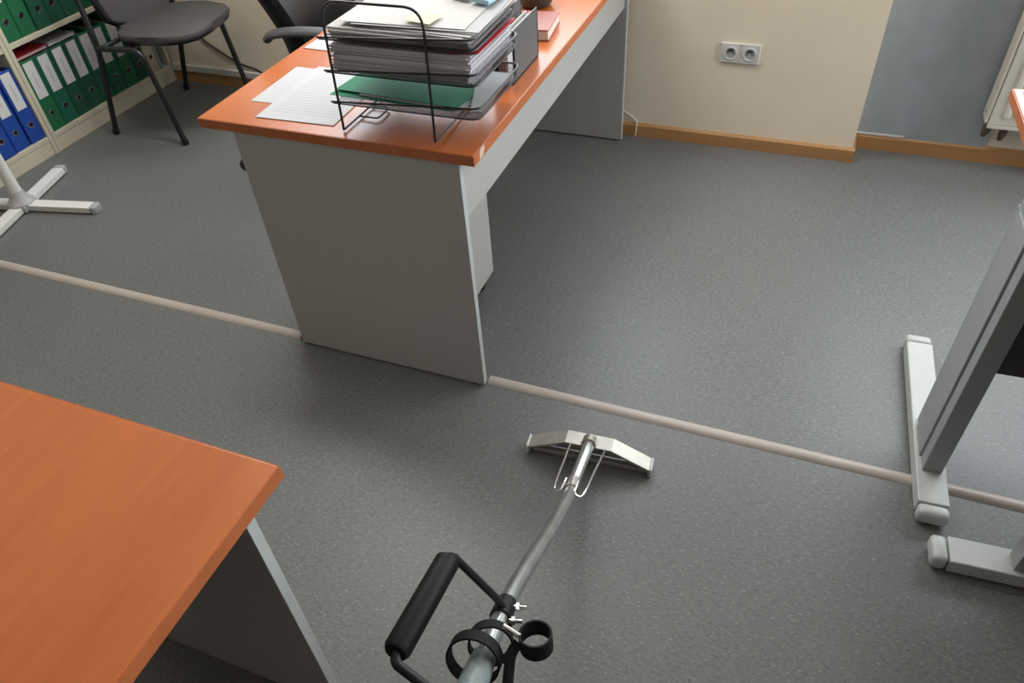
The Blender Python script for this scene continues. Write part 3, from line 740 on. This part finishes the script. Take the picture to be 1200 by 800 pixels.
for s in (-1, 1):
    br_ = MB().tube(rounded([(.03, s*.20, .412), (.03, s*.283, .412), (.0, s*.283, .700)], .03), .016, 12).build('arm_bracket', 'black', oc, True)
    pts = [(-.262, 0, .686), (-.235, 0, .702), (-.14, 0, .712), (-.02, 0, .708), (.028, 0, .696), (.040, 0, .680)]
    pd_ = MB().tube([(x, s*.283, z+.003) for x, _, z in smooth_path(pts, 4)], .02, 14, flat=(.028, .014)).build('arm_pad', 'armpad', oc, True)

# ================================================================== WHITE STAND
fs = thing('floor_stand', 'white pole stand with four flat feet at the left edge', 'stand', (-2.215, .358, 0), R(12)); parts = []
for k, L in enumerate((.345, .305, .345, .305)):
    a = R(90*k + (0 if k % 2 == 0 else 4)); c, s = math.cos(a), math.sin(a)
    lg = MB().box((.030, -.025, .005), (L-.028, .025, .030), .002).build('foot_bar', 'white_paint', fs); lg.rotation_euler = (0, 0, a)
    cp = MB().prism(rrect(L-.0275, L, -.0255, .0255, .0125, 5), 'Z', .001, .0305, .003).build('end_cap', 'grey_cap', lg, True)
MB().lathe([(.052, .0285), (.052, .036), (.044, .045), (.032, .060), (.026, .085)], (0, 0, 0), 28).build('hub', 'grey_cap', fs, True)
MB().box((-.042, -.042, .003), (.042, .042, .0315), .006).build('hub_block', 'grey_cap', fs)
MB().lathe([(.0255, .070), (.0235, .10), (.0215, .30), (.0215, 1.25), (.016, 1.27)], (0, 0, 0), 24).build('pole', 'white_paint', fs, True)

# ================================================================== FLOOR-CLEANING WAND
wd = thing('cleaning_wand', 'stainless floor-cleaning wand with black grip, its head on the floor', 'cleaning wand', (.364, -.160, 0)); WP = []
hd = bpy.data.objects.new('head', None)
HC = Vector((.364, -.160, 0)); HR = R(4)
def hp(x, y, z):
    c, s = math.cos(HR), math.sin(HR); return Vector((HC.x + c*x - s*y, HC.y + s*x + c*y, z))
bpy.data.objects.remove(hd)
# bent sheet-metal hood: arch outline in x-z swept in y, with open underside
outer = [(-.160, .006), (-.160, .030), (-.060, .078), (.060, .078), (.160, .030), (.160, .006)]
inner = [(.155, .006), (.155, .026), (.0575, .073), (-.0575, .073), (-.155, .026), (-.155, .006)]
b = MB(); b.prism(outer + inner, 'Y', -.021, .021, .0008)
hood = b.build('hood', 'steel_dull', wd); hood.rotation_euler = (0, 0, HR)
# rear wall of the hood
MB().prism([(-.154, .008), (-.154, .0255), (-.0572, .0725), (.0572, .0725), (.154, .0255), (.154, .008)], 'Y', .016, .019).build('hood_back', 'steel_dull', hood)
MB().box((-.150, -.010, .003), (.150, .006, .017), .002).build('floor_lip', 'steel_dull', hood)
for s in (-1, 1): MB().box((s*.1603, -.021, .003), (s*.165, .021, .034), .002).build('end_plate', 'white_plastic', hood)
# tube
path = smooth_path([(.367, -.168, .0795), (.370, -.205, .092), (.375, -.330, .118), (.380, -.395, .146), (.386, -.523, .214), (.395, -.747, .350), (.417, -.938, .449), (.432, -1.07, .52)], 8)
tb = MB().tube(path, .0150, 18).build('tube', 'tube', wd, True); WP.append(tb)
WP.append(MB().lathe([(.019, -.012), (.019, .012)], (0, 0, 0), 18).build('socket_ring', 'steel', wd, True)); WP[-1].location = (.367, -.172, .084)
ringrot = Vector((.01, -.12, .036)).to_track_quat('Z', 'Y').to_euler(); WP[-1].rotation_euler = ringrot
# two side rods with hooked ends
for s in (-1, 1):
    a = hp(s*.045, -.012, .073); e = Vector((.373 + s*.036, -.350, .128))
    pts = smooth_path([a, a.lerp(e, .5), e, e + Vector((-s*.006, -.020, .004)), e + Vector((-s*.018, -.020, .010)), e + Vector((-s*.021, -.004, .012)), e + Vector((-s*.022, .016, .010))], 5)
    WP.append(MB().tube(pts, .0030, 8).build('side_rod', 'chrome', wd, True))
cl = MB().lathe([(.0175, -.018), (.0175, .018)], (0, 0, 0), 18).build('rod_clamp', 'steel', wd, True)
cl.location = (.3755, -.338, .121); cl.rotation_euler = Vector((.02, -.13, .045)).to_track_quat('Z', 'Y').to_euler(); WP.append(cl)
# hose cuff at the upper end
cf = MB().tube([(.4125, -.905, .432), (.417, -.938, .449), (.432, -1.07, .52), (.442, -1.16, .57)], .024, 20, rads=[.0195, .022, .0235, .0235]).build('hose_cuff', 'cuff', wd, True); WP.append(cf)
# D-handle: grip + two flat arms
g0, g1 = Vector((.334, -.826, .552)), Vector((.338, -1.004, .590))
ax = (g1-g0).normalized()
WP.append(MB().tube([g0+ax*.006, g0+ax*.010, g1-ax*.010, g1-ax*.004], .0, 20, rads=[.016, .0195, .0195, .016]).build('grip', 'rubber', wd, True))
hpth = rounded([g0 + Vector((0, 0, 0)), g0 - ax*.006 + Vector((.004, 0, -.006)), Vector((.397, -.800, .405)), Vector((.4165, -.815, .368))], .014)
WP.append(MB().tube(hpth, .0, 10, flat=(.0075, .0065)).build('handle_arm', 'black', wd, True))
hpth2 = rounded([g1 - ax*.012, g1 + ax*.008 + Vector((.004, 0, -.004)), Vector((.422, -1.015, .515)), Vector((.430, -1.01, .492))], .014)
WP.append(MB().tube(hpth2, .0, 10, flat=(.0075, .0065)).build('handle_arm', 'black', wd, True))
# bracket and bolts
def along(y):   # point of the tube at a given y
    for p, q in zip(path[:-1], path[1:]):
        if q.y <= y <= p.y: return p.lerp(q, (y-p.y)/(q.y-p.y)), (q-p).normalized()
P0, t0 = along(-.80)
ck = MB().lathe([(.0185, -.022), (.0185, .022)], (0, 0, 0), 20).build('handle_clamp', 'black', wd, True)
ck.location = P0; ck.rotation_euler = t0.to_track_quat('Z', 'Y').to_euler(); WP.append(ck)
for off in (Vector((.018, .006, .014)), Vector((.020, -.020, .016))):
    bo = MB().tube([P0 + off, P0 + off + Vector((.022, .004, .004))], .0042, 10).build('bolt', 'chrome', wd, True); WP.append(bo)
    MB().tube([P0 + off + Vector((.004, .001, .001)), P0 + off + Vector((.010, .002, .002))], .0078, 6).build('nut', 'chrome', bo)
# hook-and-loop strap round the cuff, its free loop and tail
def band(center, axis, rx, width, th, a0=0, a1=360, n=36, squash=1.0, twist=None):
    axis = Vector(axis).normalized(); ref = Vector((0, 0, 1)) if abs(axis.z) < .9 else Vector((1, 0, 0))
    u = axis.cross(ref).normalized(); v = axis.cross(u)
    b = MB(); rings = []
    closed = abs(a1-a0) >= 360
    m = n if closed else n+1
    for k in range(m):
        a = R(a0 + (a1-a0)*k/n); d = u*math.cos(a) + v*math.sin(a)*squash
        c = Vector(center) + d*rx; dn = d.normalized()
        rings.append([b.bm.verts.new(c + dn*th*i + axis*width*.5*j) for i, j in ((-.5, -1), (.5, -1), (.5, 1), (-.5, 1))])
    for k in range(n):
        q, w = rings[k], rings[(k+1) % m]
        for i in range(4): b.bm.faces.new((q[i], q[(i+1) % 4], w[(i+1) % 4], w[i]))
    if not closed: b.bm.faces.new(rings[0][::-1]); b.bm.faces.new(rings[-1])
    return b
P1, t1 = along(-.915)
sb = bpy.data.objects
s1_ = band(P1 + Vector((-.012, 0, .006)), t1, .041, .022, .0035).build('strap', 'strap', wd, True); WP.append(s1_)
s1b = band(P1 + Vector((.0, .034, -.004)), t1 + Vector((.25, 0, .1)), .034, .020, .003).build('strap', 'strap', wd, True); WP.append(s1b)
lc = P1 + Vector((.070, .050, .022))
s2_ = band(lc, (-.12, .22, .95), .0245, .030, .003).build('strap_loop', 'strap', wd, True); WP.append(s2_)
s3_ = MB().tube(smooth_path([lc + Vector((-.024, -.012, 0)), lc + Vector((-.030, -.030, -.012)), lc + Vector((-.022, -.070, -.03)), lc + Vector((-.015, -.13, -.06))]), .0, 8, flat=(.009, .0018)).build('strap_tail', 'strap', wd, True); WP.append(s3_)
bu = MB().tube([P1 + Vector((.018, .050, .034)), P1 + Vector((.047, .044, .032))], .0042, 10).build('buckle_pin', 'chrome', wd, True); WP.append(bu)
for o in WP: o.location = o.location - wd.location
